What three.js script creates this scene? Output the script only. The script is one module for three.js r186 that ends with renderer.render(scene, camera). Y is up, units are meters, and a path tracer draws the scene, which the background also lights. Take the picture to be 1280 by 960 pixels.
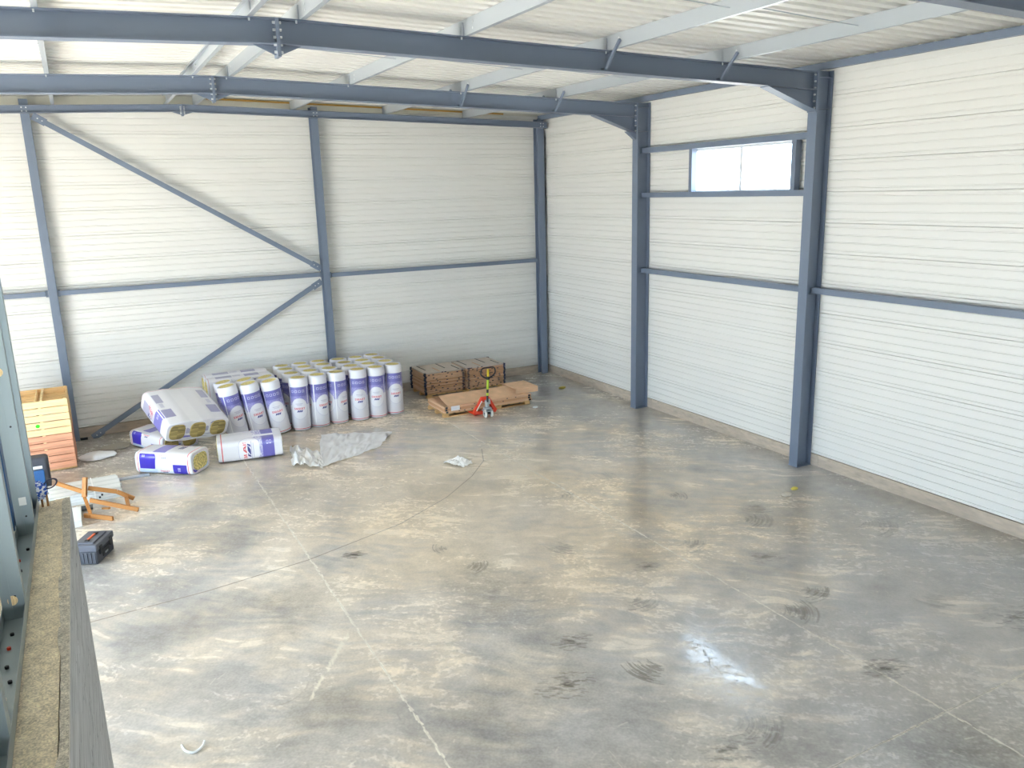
import * as THREE from 'three';
import { RoundedBoxGeometry } from 'three/addons/geometries/RoundedBoxGeometry.js';
import { mergeGeometries } from 'three/addons/utils/BufferGeometryUtils.js';
import { RectAreaLightUniformsLib } from 'three/addons/lights/RectAreaLightUniformsLib.js';

// ---------------------------------------------------------------- camera, sky, daylight, exposure
const scene = new THREE.Scene();
const renderer = new THREE.WebGLRenderer({ antialias: true });
renderer.toneMapping = THREE.LinearToneMapping;
renderer.toneMappingExposure = 0.62;
renderer.shadowMap.enabled = true;
const camera = new THREE.PerspectiveCamera(2 * Math.atan(480 / 1016.8) * 180 / Math.PI, 1280 / 960, 0.05, 200);
camera.rotation.order = 'YXZ';
camera.position.set(-11.5464, 5.104, 19.9602);
camera.rotation.set(-0.233, -0.4805, -0.0277);
scene.background = new THREE.Color(0.66, 0.83, 1.0);      // bright hazy sky
scene.backgroundIntensity = 24;
RectAreaLightUniformsLib.init();
const DOORS = [[5.4, 9.4], [10.3, 14.3]];                 // open roller doors in the left wall: z from, z to
const ADDED_FRONT_DOORS = [[-11.4, -8.8]];                     // unseen doorway added behind the camera to let fill light in: x from, x to
const DOOR_H = 4.6;
const daylight = (w, h, k, at, to) => {
  const l = new THREE.RectAreaLight(new THREE.Color(0.70, 0.86, 1.0), k, w, h);
  l.position.set(...at); l.lookAt(...to); scene.add(l);
};
for (const [a, b] of DOORS) daylight(b - a, DOOR_H, 3, [-18.44, DOOR_H / 2, (a + b) / 2], [0, DOOR_H / 2, (a + b) / 2]);
for (const [a, b] of ADDED_FRONT_DOORS) daylight(b - a, DOOR_H, 5, [(a + b) / 2, DOOR_H / 2, 26.12], [(a + b) / 2, DOOR_H / 2, 0]);  // added fill light standing in the unseen front doorway
const sun = new THREE.DirectionalLight(new THREE.Color(1.0, 0.95, 0.88), 115);   // falls through the doors of the left wall onto the floor inside them
sun.position.set(-38, 26, 12); sun.target.position.set(-16, 0, 9.9); scene.add(sun, sun.target);
Object.assign(sun.shadow.camera, { left: -14, right: 14, top: 14, bottom: -14, near: 1, far: 80 }); sun.shadow.mapSize.set(2048, 2048);
scene.traverse((o) => { if (o.isLight) o.castShadow = true; });

// ---------------------------------------------------------------- helpers
let seed = 12345;
const rnd = () => { seed = (seed * 1664525 + 1013904223) >>> 0; return seed / 4294967296; };
const rr = (a, b) => a + (b - a) * rnd();
const used = new Map();
const numbered = (n) => { const k = used.get(n) ?? 0; used.set(n, k + 1); return k ? n + '_' + String(k).padStart(3, '0') : n; };
const bx = (w, h, d, x = 0, y = 0, z = 0) => new THREE.BoxGeometry(w, h, d).translate(x, y, z);
const span = (x0, x1, y0, y1, z0, z1) => bx(x1 - x0, y1 - y0, z1 - z0, (x0 + x1) / 2, (y0 + y1) / 2, (z0 + z1) / 2);
const rb = (w, h, d, r, x = 0, y = 0, z = 0, s = 2) => new RoundedBoxGeometry(w, h, d, s, r).translate(x, y, z);
const cyl = (r, h, x = 0, y = 0, z = 0, ax = 'y', n = 12, r2 = r) => {
  const g = new THREE.CylinderGeometry(r2, r, h, n);
  if (ax === 'x') g.rotateZ(-Math.PI / 2); if (ax === 'z') g.rotateX(Math.PI / 2);
  return g.translate(x, y, z);
};
const mg = (list) => mergeGeometries(list.map((g) => (g.index ? g.toNonIndexed() : g)));
function part(name, g, m, parent) {                       // one named mesh under its parent
  const o = new THREE.Mesh(Array.isArray(g) ? (g.length > 1 ? mg(g) : g[0]) : g, m);
  o.name = parent ? name : numbered(name); o.castShadow = o.receiveShadow = true;
  (parent ?? scene).add(o); return o;
}
function tag(o, label, category, group) { Object.assign(o.userData, { label, category }); if (group) o.userData.group = group; return o; }
function thing(name, label, category, [x, y, z] = [0, 0, 0], turn = 0, group) {
  const o = new THREE.Group(); o.name = numbered(name); scene.add(o);
  o.position.set(x, y, z); o.rotation.y = turn; return tag(o, label, category, group);
}
function struct(name) { const o = new THREE.Group(); o.name = name; o.userData.kind = 'structure'; scene.add(o); return o; }
function copyOf(o, label, group) { const c = o.clone(); c.name = numbered(o.name.replace(/_\d{3}$/, '')); c.userData = { ...o.userData }; if (label) c.userData.label = label; if (group) c.userData.group = group; scene.add(c); return c; }
function bar(p, q, w, h) {                                 // a rectangular bar from p to q; h is measured upwards
  const a = new THREE.Vector3(...p), b = new THREE.Vector3(...q), d = b.clone().sub(a), L = d.length();
  const g = bx(w, h, L), m = new THREE.Matrix4(), z = d.normalize();
  const up = Math.abs(z.y) > 0.98 ? new THREE.Vector3(0, 0, 1) : new THREE.Vector3(0, 1, 0);
  const x = new THREE.Vector3().crossVectors(up, z).normalize(), y = new THREE.Vector3().crossVectors(z, x);
  m.makeBasis(x, y, z).setPosition(a.add(b).multiplyScalar(0.5));
  return g.applyMatrix4(m);
}
function rod(p, q, r, n = 8) {
  const a = new THREE.Vector3(...p), b = new THREE.Vector3(...q), d = b.clone().sub(a);
  const g = new THREE.CylinderGeometry(r, r, d.length(), n);
  g.applyQuaternion(new THREE.Quaternion().setFromUnitVectors(new THREE.Vector3(0, 1, 0), d.clone().normalize()));
  return g.translate(...a.add(b).multiplyScalar(0.5).toArray());
}
const tube = (pts, r, n = 8, seg = 40, closed = false) => new THREE.TubeGeometry(new THREE.CatmullRomCurve3(pts.map((p) => new THREE.Vector3(...p)), closed), seg, r, n, closed);
function prism(pts, depth, along) {                        // polygon extruded; along 'x': pts are (z, y); along 'z': pts are (x, y)
  const s = new THREE.Shape(pts.map(([a, b]) => new THREE.Vector2(along === 'x' ? -a : a, b)));
  const g = new THREE.ExtrudeGeometry(s, { depth, bevelEnabled: false });
  return along === 'x' ? g.rotateY(Math.PI / 2) : g;
}
// tiling value noise
const LAT = new Float32Array(65536).map(() => rnd());
const lat = (x, y, s) => LAT[((y & 255) * 256 + (x & 255) + s * 7919) & 65535];
function vn(x, y, s = 0) {
  const xi = Math.floor(x), yi = Math.floor(y), fx = x - xi, fy = y - yi, u = fx * fx * (3 - 2 * fx), v = fy * fy * (3 - 2 * fy);
  const a = lat(xi, yi, s), b = lat(xi + 1, yi, s), c = lat(xi, yi + 1, s), d = lat(xi + 1, yi + 1, s);
  return a + (b - a) * u + (c - a) * v + (a - b - c + d) * u * v;
}
const fbm = (x, y, o = 4, s = 0) => { let v = 0, a = 0.5, t = 0; for (let i = 0; i < o; i++) { v += a * vn(x, y, s + i); t += a; x = x * 2.03 + 11.3; y = y * 2.03 + 5.7; a *= 0.5; } return v / t; };
const canvas = (w, h) => { const c = document.createElement('canvas'); c.width = w; c.height = h; return [c, c.getContext('2d')]; };
const tex = (c, srgb = true, rep = true) => { const t = new THREE.CanvasTexture(c); if (srgb) t.colorSpace = THREE.SRGBColorSpace; t.wrapS = t.wrapT = rep ? THREE.RepeatWrapping : THREE.ClampToEdgeWrapping; t.anisotropy = 8; return t; };
function noiseTex(w, h, f, srgb = true) {                  // f(u, v) -> [r, g, b] 0..255
  const [c, g] = canvas(w, h), im = g.createImageData(w, h);
  for (let y = 0; y < h; y++) for (let x = 0; x < w; x++) { const k = (y * w + x) * 4, p = f(x / w, y / h); im.data[k] = p[0]; im.data[k + 1] = p[1]; im.data[k + 2] = p[2]; im.data[k + 3] = 255; }
  g.putImageData(im, 0, 0); return tex(c, srgb);
}
const std = (color, roughness = 0.6, o = {}) => new THREE.MeshStandardMaterial({ color, roughness, ...o });
const phys = (color, roughness = 0.5, o = {}) => new THREE.MeshPhysicalMaterial({ color, roughness, ...o });

// ---------------------------------------------------------------- materials
const M = {
  panel: std('#eae9e4', 0.42), roof: std('#ebeae4', 0.45), flashing: std('#dcdacd', 0.5),
  steel: std('#717d90', 0.42), bolt: std('#d9dde0', 0.35, { metalness: 0.6 }),
  galv: std('#b9c0c7', 0.38, { metalness: 0.35 }), galvStud: std('#93a0a4', 0.42, { metalness: 0.45 }),
  frame: std('#eef1f4', 0.4), glass: phys('#ffffff', 0.02, { transmission: 1, thickness: 0, ior: 1.45 }),
  sealant: std('#d6d2c6', 0.9), black: std('#1b1c20', 0.5), rubber: std('#4a4a4c', 0.7),
  navy: std('#232544', 0.6), red: std('#e2401f', 0.4), yellow: std('#e3c52f', 0.45), lime: std('#b9cf3a', 0.45), grey: std('#a9aeb2', 0.4, { metalness: 0.4 }),
  wheel: std('#d3cfc5', 0.5), white: std('#e6e8e6', 0.5), strap: std('#f5f5f2', 0.4), foam: std('#c79b4e', 0.9), carpet: std('#8d8f92', 0.9),
  cardTop: std('#d2c6ba', 0.85), green: std('#35e01c', 0.6), blueFilm: std('#2d5f96', 0.4), charcoal: std('#474a52', 0.7), orange: std('#d8693a', 0.5),
};
const woodTex = (r, g, b, s) => noiseTex(256, 256, (u, v) => { const n = fbm(u * 4 + s, v * 40, 3, s) - 0.5, k = fbm(u * 2, v * 7, 2, s + 5) - 0.5; const t = 1 + n * 0.34 + k * 0.18; return [r * t, g * t, b * t]; });
M.woodYellow = std('#fff', 0.7, { map: woodTex(246, 214, 162, 1) });
M.woodYellow2 = std('#fff', 0.7, { map: woodTex(240, 200, 142, 2) });
M.woodPink = std('#fff', 0.7, { map: woodTex(228, 164, 130, 3) });
M.woodPink2 = std('#fff', 0.7, { map: woodTex(222, 152, 118, 4) });
M.woodBrown = std('#fff', 0.65, { map: woodTex(176, 120, 62, 6) });
M.pallet = std('#fff', 0.8, { map: woodTex(205, 166, 112, 8) });
M.card = std('#fff', 0.85, { map: noiseTex(256, 256, (u, v) => { const t = 1 + (fbm(u * 6, v * 6, 3, 9) - 0.5) * 0.12; return [224 * t, 184 * t, 148 * t]; }) });
M.card2 = std('#fff', 0.85, { map: noiseTex(256, 256, (u, v) => { const t = 1 + (fbm(u * 6, v * 6, 3, 19) - 0.5) * 0.14; return [208 * t, 162 * t, 124 * t]; }) });
M.wool = std('#fff', 0.95, { map: noiseTex(256, 256, (u, v) => { const r = Math.hypot(u - 0.5, v - 0.5), a = Math.atan2(v - 0.5, u - 0.5); const sp = Math.sin((r * 34 + a / (2 * Math.PI)) * 6.283 * 0.5 + fbm(u * 20, v * 20, 2, 3) * 3); const t = 1 + sp * 0.10 + (fbm(u * 40, v * 40, 3, 4) - 0.5) * 0.5; return [212 * t, 196 * t, 128 * t]; }) });
M.woolDark = std('#fff', 0.95, { map: noiseTex(128, 128, (u, v) => { const t = 1 + (fbm(u * 4, v * 30, 3, 7) - 0.5) * 0.7; return [164 * t, 144 * t, 90 * t]; }) });
// ---------------------------------------------------------------- floor
const FX0 = -13.8, FW = 14, FD = 18;                       // the floor map covers x from FX0 over FW metres and z from 0 over FD metres
function floorMaps() {
  const N = 2048, [c, g] = canvas(N, N), im = g.createImageData(N, N), [c2, g2] = canvas(1024, 1024), im2 = g2.createImageData(1024, 1024);
  for (let y = 0; y < N; y++) for (let x = 0; x < N; x++) {
    const wx = x / N * FW + FX0, wz = y / N * FD;
    const big = fbm(wx * 0.33 + 3, wz * 0.33, 3, 1) - 0.5, mid = fbm(wx * 1.3 + big * 2, wz * 1.3, 4, 5) - 0.5, warm = fbm(wx * 0.5 + 9, wz * 0.45 + 4, 3, 11) - 0.5;
    const q1 = fbm(wx * 0.9, wz * 0.9, 3, 15) - 0.5, q2 = fbm(wx * 0.9 + 30, wz * 0.9, 3, 17) - 0.5;
    const d1 = wx * 0.8 + wz * 0.6 + q1 * 0.5, d2 = -wx * 0.6 + wz * 0.8 + q2 * 0.5;
    const streak = fbm(d1 * 2.2, d2 * 11, 3, 21) - 0.5, fine = vn(wx * 60, wz * 60, 30) - 0.5;
    const chip = fbm(d1 * 22 + 3, d2 * 30, 4, 25), cover = fbm(wx * 0.7, wz * 0.7, 3, 40);
    let t = 1 + big * 0.12 + mid * 0.13 + streak * 0.08 + fine * 0.09 + (fbm(wx * 7, wz * 7, 3, 44) - 0.5) * 0.14;
    const dark = Math.max(0, fbm(wx * 0.8 + 20, wz * 0.8 + 3, 4, 33) - 0.52) * 2.2; t -= dark * 0.26;
    const dust = Math.max(0, chip - 0.54) * Math.max(0, Math.min(1, (cover - 0.42) * 7)) * 1.6; t += dust * 0.24;
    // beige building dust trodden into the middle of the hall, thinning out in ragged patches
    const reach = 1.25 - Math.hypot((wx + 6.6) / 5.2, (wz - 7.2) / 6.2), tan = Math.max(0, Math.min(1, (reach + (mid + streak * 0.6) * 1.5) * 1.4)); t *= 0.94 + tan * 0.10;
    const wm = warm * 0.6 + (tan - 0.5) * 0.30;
    const k = (y * N + x) * 4;
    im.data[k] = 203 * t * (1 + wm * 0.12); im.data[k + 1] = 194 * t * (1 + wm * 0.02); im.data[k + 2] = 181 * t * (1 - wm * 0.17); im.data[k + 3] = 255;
    if (!(x & 1) && !(y & 1)) { const q = ((y >> 1) * 1024 + (x >> 1)) * 4, r = 37 + mid * 90 + streak * 120 + (dust > 0.05 ? 40 : 0) - dark * 60; im2.data[q] = im2.data[q + 1] = im2.data[q + 2] = Math.max(22, Math.min(210, r)); im2.data[q + 3] = 255; }
  }
  g.putImageData(im, 0, 0); g2.putImageData(im2, 0, 0);
  const PX = (x) => (x - FX0) / FW * N, PZ = (z) => z / FD * N;
  g.lineCap = 'round';
  const line = (pts, w, col, a) => { g.globalAlpha = a; g.strokeStyle = col; g.lineWidth = w; g.beginPath(); pts.forEach(([x, z], i) => (i ? g.lineTo(PX(x), PZ(z)) : g.moveTo(PX(x), PZ(z)))); g.stroke(); };
  // pale saw dust left along the cut joints
  for (const [x, z0, z1] of [[-9.165, 2.2, 18], [-4.58, 3.2, 18]]) for (let z = z0; z < z1; z += 0.05) if (rnd() < 0.8) line([[x + rr(-0.012, 0.012), z], [x + rr(-0.015, 0.015), z + rr(0.03, 0.12)]], rr(1.8, 3.8), '#f2ede0', rr(0.45, 1));
  for (let x = -7; x < 0; x += 0.05) line([[x, 15.67 + rr(-0.012, 0.012)], [x + 0.07, 15.67 + rr(-0.012, 0.012)]], rr(1.4, 3), '#ece5d6', rr(0.25, 0.85));
  for (let i = 0; i < 60; i++) { const t = rnd(); line([[-9.28 - t * 0.72 + rr(-0.02, 0.02), 11.17 + t * 1.05], [-9.3 - t * 0.72 + rr(-0.02, 0.02), 11.2 + t * 1.05 + 0.05]], rr(1, 4), '#e4dece', 0.5); }
  // long thin curved wheel mark
  line([[-13.2, 9.35], [-12.03, 9.29], [-10.6, 9.18], [-9.2, 8.94], [-7.59, 8.39], [-6.5, 7.72], [-5.66, 6.97], [-5.1, 6.3], [-4.8, 5.6]], 2.4, '#6f675c', 0.6);
  // dark scuffs and tyre treads: centre x, z, length, heading, strokes
  for (const [x, z, len, hd, n, a] of TREADS) for (let i = 0; i < n * 2; i++) {   // curved sweeps of fine parallel lines
    const R = len * (0.35 + 0.65 * i / (n * 2)) * 0.55, st = hd + rr(-0.25, 0.25), sp = rr(0.25, 0.9);
    g.globalAlpha = Math.min(1, a * rr(0.25, 0.95)); g.strokeStyle = rnd() < 0.6 ? '#57534b' : '#6d675d'; g.lineWidth = rr(1.2, 3.2);
    g.beginPath(); g.ellipse(PX(x), PZ(z), R * N / FW, R * N / FD, 0, st, st + sp); g.stroke();
  }
  for (const [x, z, r, a] of STAINS) for (let i = 0; i < 150; i++) { const d = r * rnd(), q = rr(0, 6.28), h = 0.5 + rr(-0.4, 0.4), L = rr(0.02, 0.11), cx = x + Math.cos(q) * d, cz = z + Math.sin(q) * d * 0.7; line([[cx, cz], [cx + Math.cos(h) * L, cz + Math.sin(h) * L]], rr(1, 4), '#57524b', a * rr(0.1, 0.6)); }
  // pale plaster specks and scratches
  for (let i = 0; i < 2600; i++) { const x = rr(-13, 0), z = rr(1, 17); if (fbm(x * 0.6, z * 0.6, 2, 50) < 0.47) continue; const q = rr(0, 6.28), L = rr(0.01, 0.12); line([[x, z], [x + Math.cos(q) * L, z + Math.sin(q) * L]], rr(0.8, 2.2), '#e6e0d2', rr(0.15, 0.55)); }
  for (let i = 0; i < 160; i++) { const x = rr(-13, 0), z = rr(1, 17), q = rr(0, 6.28), R = rr(0.15, 0.5); g.globalAlpha = rr(0.04, 0.13); g.strokeStyle = rnd() < 0.5 ? '#615b50' : '#d8d2c6'; g.lineWidth = rr(1, 3); g.beginPath(); g.arc(PX(x), PZ(z), R * 130, q, q + rr(0.4, 1.6)); g.stroke(); }
  g.globalAlpha = 1;
  return [tex(c), tex(c2, false)];
}
const TREADS = [[-3.35, 9.6, 0.8, 0.2, 14, 0.55], [-3.0, 10.9, 1.2, 0.5, 22, 0.4], [-2.2, 10.6, 0.9, 1.9, 16, 0.45], [-4.3, 11.1, 0.9, 0.8, 16, 0.35], [-5.6, 10.3, 0.9, 2.2, 16, 0.35], [-4.6, 13.3, 1.1, 0.3, 20, 0.4], [-6.35, 13.5, 1.0, 2.5, 18, 0.55], [-3.9, 13.0, 0.9, 0.9, 18, 0.5], [-7.4, 10.2, 0.8, 0.4, 12, 0.4], [-7.2, 9.6, 0.6, 2.8, 10, 0.4], [-1.6, 11.9, 1.4, 0.7, 18, 0.35], [-5.9, 12.1, 0.9, 1.1, 14, 0.35], [-3.2, 8.2, 1.0, 2.6, 14, 0.3], [-6.6, 14.6, 1.2, 0.6, 18, 0.35], [-2.4, 14.0, 1.0, 2.2, 14, 0.35], [-4.9, 8.6, 0.7, 0.3, 12, 0.35]];
const STAINS = [[-4.5, 14.85, 0.28, 0.5], [-2.3, 14.9, 0.42, 0.5], [-7.6, 13.4, 0.35, 0.4], [-7.1, 12.7, 0.25, 0.4], [-8.6, 9.1, 0.16, 0.5], [-0.9, 12.2, 0.5, 0.3], [-1.9, 5.0, 0.4, 0.3], [-5.2, 11.6, 0.2, 0.3], [-6.8, 15.0, 0.3, 0.35], [-3.6, 12.2, 0.3, 0.35]];
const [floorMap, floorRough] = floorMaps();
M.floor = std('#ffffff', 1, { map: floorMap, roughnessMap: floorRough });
function worldUV(g, fx, fy) { const p = g.attributes.position, uv = g.attributes.uv; for (let i = 0; i < p.count; i++) uv.setXY(i, fx(p.getX(i), p.getY(i), p.getZ(i)), fy(p.getX(i), p.getY(i), p.getZ(i))); return g; }
const floor = struct('floor');
const SX = [-18.33, -13.75, -9.165, -4.58, 0], SZ = [0, 15.67, 26];
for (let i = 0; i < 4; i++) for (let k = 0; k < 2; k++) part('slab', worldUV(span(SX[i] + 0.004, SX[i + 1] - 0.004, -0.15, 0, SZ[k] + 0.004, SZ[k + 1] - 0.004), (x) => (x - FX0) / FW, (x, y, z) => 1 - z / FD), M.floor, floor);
for (const x of [-13.75, -9.165, -4.58]) part('joint_sealant', span(x - 0.004, x + 0.004, -0.15, -0.003, 0, 26), M.sealant, floor);
part('joint_sealant', span(-18.33, 0, -0.15, -0.0032, 15.666, 15.674), M.sealant, floor);
const ground = struct('ground');
part('yard', span(-70, 50, -0.4, -0.16, -50, 70), std('#b9b4aa', 0.9), ground);

// ---------------------------------------------------------------- walls of horizontal sandwich panels
const PY = 0.22, PH = 0.5245, ROWS = 13, TH = 0.08;        // first joint, panel height, rows, thickness
function panelProfile(h) {                                 // [depth, y] with depth 0 at the face that looks into the hall
  const p = [[TH, 0.001], [0.018, 0.001], [0, 0.009]];
  for (const f of [0.125, 0.375, 0.625, 0.875]) { const y = f * h; p.push([0, y - 0.013], [0.015, y - 0.008], [0.015, y + 0.005], [0, y + 0.013]); }
  p.push([0, h - 0.009], [0.018, h - 0.001], [TH, h - 0.001]); return p;
}
const panelCache = new Map();
function panelAlongZ(len) { const k = 'z' + len.toFixed(3); if (!panelCache.has(k)) panelCache.set(k, prism(panelProfile(PH), len - 0.004, 'z')); return panelCache.get(k); }
function panelAlongX(len) { const k = 'x' + len.toFixed(3); if (!panelCache.has(k)) panelCache.set(k, prism(panelProfile(PH).map(([d, y]) => [-d, y]), len - 0.004, 'x')); return panelCache.get(k); }
const wallRight = struct('wall_right'), wallBack = struct('wall_back');
const BZ = [-0.08, 4.7, 9.67, 14.64, 19.61, 26];
const WIN = { z0: 6.28, z1: 9.06, y0: 4.95, y1: 5.85 };
for (let r = 0; r < ROWS; r++) for (let b = 0; b < BZ.length - 1; b++) {
  const put = (z0, z1) => part('panel', panelAlongZ(z1 - z0), M.panel, wallRight).position.set(0, PY + r * PH, z0 + 0.002);
  if (b === 1 && (r === 9 || r === 10)) { put(BZ[1], WIN.z0); put(WIN.z1, BZ[2]); } else put(BZ[b], BZ[b + 1]);
}
part('head_panel', span(0, TH, WIN.y1, PY + 11 * PH - 0.002, WIN.z0 + 0.002, WIN.z1 - 0.002), M.panel, wallRight);
for (const [y0, y1, z0, z1] of [[0.1, WIN.y0, -0.2, 26.1], [PY + 11 * PH, 7.135, -0.2, 26.1], [WIN.y0, PY + 11 * PH, -0.2, WIN.z0], [WIN.y0, PY + 11 * PH, WIN.z1, 26.1], [WIN.y1, PY + 11 * PH, WIN.z0, WIN.z1]]) part('outer_skin', span(TH + 0.002, TH + 0.03, y0, y1, z0, z1), M.flashing, wallRight);
part('eave_closure', span(0.001, TH, PY + ROWS * PH, 7.072, -0.08, 26), M.flashing, wallRight);
part('outer_skin', prism([[-18.42, 0.1], [TH, 0.1], [TH, 7.1], [-9.165, 7.34], [-18.42, 7.1]], 0.03, 'z').translate(0, 0, -0.115), M.flashing, wallBack);
const BXX = [-18.33, -12.13, -6.27, -0.002];
for (let r = 0; r < ROWS; r++) for (let b = 0; b < 3; b++) part('panel', panelAlongX(BXX[b + 1] - BXX[b]), M.panel, wallBack).position.set(BXX[b] + 0.002, PY + r * PH, 0);
part('gable_panel', prism([[-18.33, 7.041], [-0.002, 7.041], [-0.002, 7.075], [-9.165, 7.325], [-18.33, 7.075]], 0.079, 'z').translate(0, 0, -0.0795), M.flashing, wallBack);
part('foam_strip', bar([-8.6, 7.275, 0.03], [-1.2, 7.075, 0.03], 0.04, 0.035), M.foam, wallBack);
const plinthTex = noiseTex(512, 64, (u, v) => { const t = 1 + (fbm(u * 40, v * 6, 4, 60) - 0.5) * 0.22 + (fbm(u * 6, v * 2, 2, 61) - 0.5) * 0.14; return [190 * t, 176 * t, 160 * t]; });
M.plinth = std('#ffffff', 0.85, { map: plinthTex });
const plR = struct('baseboard_right'), plB = struct('baseboard_back');
for (let z = 0.004; z < 26; z += 4.97) part('plinth', span(-0.012, 0.1, 0, PY - 0.004, z, Math.min(26, z + 4.966)), M.plinth, plR);
for (let x = -18.33; x < -0.1; x += 6.1) part('plinth', span(x + 0.002, Math.min(-0.014, x + 6.096), 0, PY - 0.004, -0.1, 0.012), M.plinth, plB);
const wallLeft = struct('wall_left');
{ const e = [-0.08, DOORS[0][0], DOORS[0][1], DOORS[1][0], DOORS[1][1], 26];
  for (let i = 0; i < 5; i += 2) part('panel', span(-18.41, -18.33, 0, 7.078, e[i], e[i + 1]), M.panel, wallLeft);
  for (const [a, b] of DOORS) part('panel', span(-18.41, -18.33, DOOR_H, 7.078, a, b), M.panel, wallLeft);
  part('eave_closure', span(-18.44, -18.412, 6.9, 7.135, -0.1, 26), M.flashing, wallLeft); }
DOORS.forEach(([a, b], i) => { const d = struct('door_' + (i + 1)); part('jamb', span(-18.45, -18.3, 0, DOOR_H, a, a + 0.06), M.steel, d); part('jamb', span(-18.45, -18.3, 0, DOOR_H, b - 0.06, b), M.steel, d); part('lintel', span(-18.45, -18.3, DOOR_H - 0.06, DOOR_H, a + 0.06, b - 0.06), M.steel, d); });
const wallFront = struct('wall_front');
{ const e = [-18.41, ...ADDED_FRONT_DOORS.flat(), 0.08];
  for (let i = 0; i < e.length; i += 2) part('panel', span(e[i], e[i + 1], 0, DOOR_H, 26.001, 26.1), M.panel, wallFront); }
part('panel', prism([[-18.41, DOOR_H], [0.08, DOOR_H], [0.08, 7.07], [-9.165, 7.325], [-18.41, 7.07]], 0.1, 'z').translate(0, 0, 26.001), M.panel, wallFront);
ADDED_FRONT_DOORS.forEach(([a, b], i) => { const d = struct('door_' + (i + 3)); part('jamb', span(a, a + 0.06, 0, DOOR_H, 25.98, 26.13), M.steel, d); part('jamb', span(b - 0.06, b, 0, DOOR_H, 25.98, 26.13), M.steel, d); part('lintel', span(a + 0.06, b - 0.06, DOOR_H - 0.06, DOOR_H, 25.98, 26.13), M.steel, d); });  // frame round the added front doorway, there only for the fill light

// high window in the right wall
const win = struct('window_1');
{ const { z0, z1, y0, y1 } = WIN, f = 0.055, zm = 7.66, X0 = -0.02, X1 = 0.05;
  part('frame', [span(X0, X1, y0, y0 + f, z0 + 0.003, z1 - 0.003), span(X0, X1, y1 - f, y1, z0 + 0.003, z1 - 0.003), span(X0, X1, y0 + f, y1 - f, z0 + 0.003, z0 + f), span(X0, X1, y0 + f, y1 - f, z1 - f, z1 - 0.003)], M.frame, win);
  part('mullion', span(X0, X1, y0 + f, y1 - f, zm - 0.035, zm + 0.035), M.frame, win);
  for (const [a, b] of [[z0 + f, zm - 0.035], [zm + 0.035, z1 - f]]) part('pane', span(0.012, 0.018, y0 + f, y1 - f, a, b), M.glass, win); }

// ---------------------------------------------------------------- roof
const SL = 0.0278, RX = -9.165, topY = (x) => 6.885 + (Math.min(-x, 18.33 + x) - 0.36) * SL, deckY = (x) => topY(x) + 0.203;
const ceiling = struct('ceiling');
{ const pit = 0.255, prof = []; const low = [], n = 4;
  for (let i = 0; i < n; i++) { const z = i * pit; low.push([z, 0], [z + 0.135, 0], [z + 0.155, 0.075], [z + 0.235, 0.075]); } low.push([n * pit - 0.001, 0]);
  const up = low.map(([z, y]) => [z, y + 0.003]).reverse(); prof.push(...low, ...up);
  const gR = prism(prof, 9.165 + 0.06, 'x').translate(RX, 0, 0), gL = prism(prof, 9.165 + 0.06, 'x').translate(RX - 9.165 - 0.06, 0, 0);
  const shear = (g, k, y0) => g.applyMatrix4(new THREE.Matrix4().set(1, 0, 0, 0, k, 1, 0, y0, 0, 0, 1, 0, 0, 0, 0, 1));
  shear(gR, -SL, deckY(RX) + SL * RX); shear(gL, SL, deckY(RX) - SL * RX);
  for (let i = 0; i < 26; i++) for (const g of [gR, gL]) part('roof_sheet', g, M.roof, ceiling).position.z = -0.1 + i * n * pit;
  for (const s of [1, -1]) { const xe = RX + s * 9.3; part('roof_cover', prism([[RX, deckY(RX) + 0.082], [xe, deckY(RX) - 9.3 * SL + 0.082], [xe, deckY(RX) - 9.3 * SL + 0.18], [RX, deckY(RX) + 0.18]], 26.6, 'z').translate(0, 0, -0.25), M.flashing, ceiling); } }

// ---------------------------------------------------------------- portal frames
const wpart = (name, g, m, t) => { const list = Array.isArray(g) ? g : [g]; for (const q of list) q.translate(-t.position.x, -t.position.y, -t.position.z); return part(name, list, m, t); };
const boltG = cyl(0.017, 0.03, 0, 0, 0, 'x', 6), boltZ = cyl(0.015, 0.03, 0, 0, 0, 'z', 6), boltY = cyl(0.012, 0.05, 0, 0, 0, 'y', 6);
function bolt(g, x, y, z, t) { const b = part('bolt', g, M.bolt, t); b.position.set(x - t.position.x, y - t.position.y, z - t.position.z); return b; }
const D = 0.36, BW = 0.195, RD = 0.285;                     // column depth, flange width, rafter depth
function portalColumn(z, s, label) {                        // s = 1 at the right wall, -1 at the left wall
  const X = (d) => (s > 0 ? -d : -18.33 + d), ord = (a, b) => (a < b ? [a, b] : [b, a]);
  const t = thing('steel_column', label, 'column', [X(D / 2), 0, z], 0, 'portal frame columns');
  const sp = (d0, d1, y0, y1, z0, z1) => span(...ord(X(d0), X(d1)), y0, y1, z0, z1);
  wpart('flange', sp(D - 0.018, D, 0.012, 6.91, z - BW / 2, z + BW / 2), M.steel, t);
  wpart('flange', sp(0.014, 0.032, 0.012, 6.91, z - BW / 2, z + BW / 2), M.steel, t);
  wpart('web', sp(0.032, D - 0.018, 0.012, 6.91, z - 0.006, z + 0.006), M.steel, t);
  wpart('base_plate', sp(0.013, D + 0.01, 0, 0.012, z - BW / 2 - 0.01, z + BW / 2 + 0.01), M.steel, t);
  for (const y of [6.80, 6.30]) for (const q of [-1, 1]) wpart('stiffener', sp(0.032, D - 0.018, y, y + 0.012, ...ord(z + q * 0.006, z + q * (BW / 2 - 0.004))), M.steel, t);
  return t;
}
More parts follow.
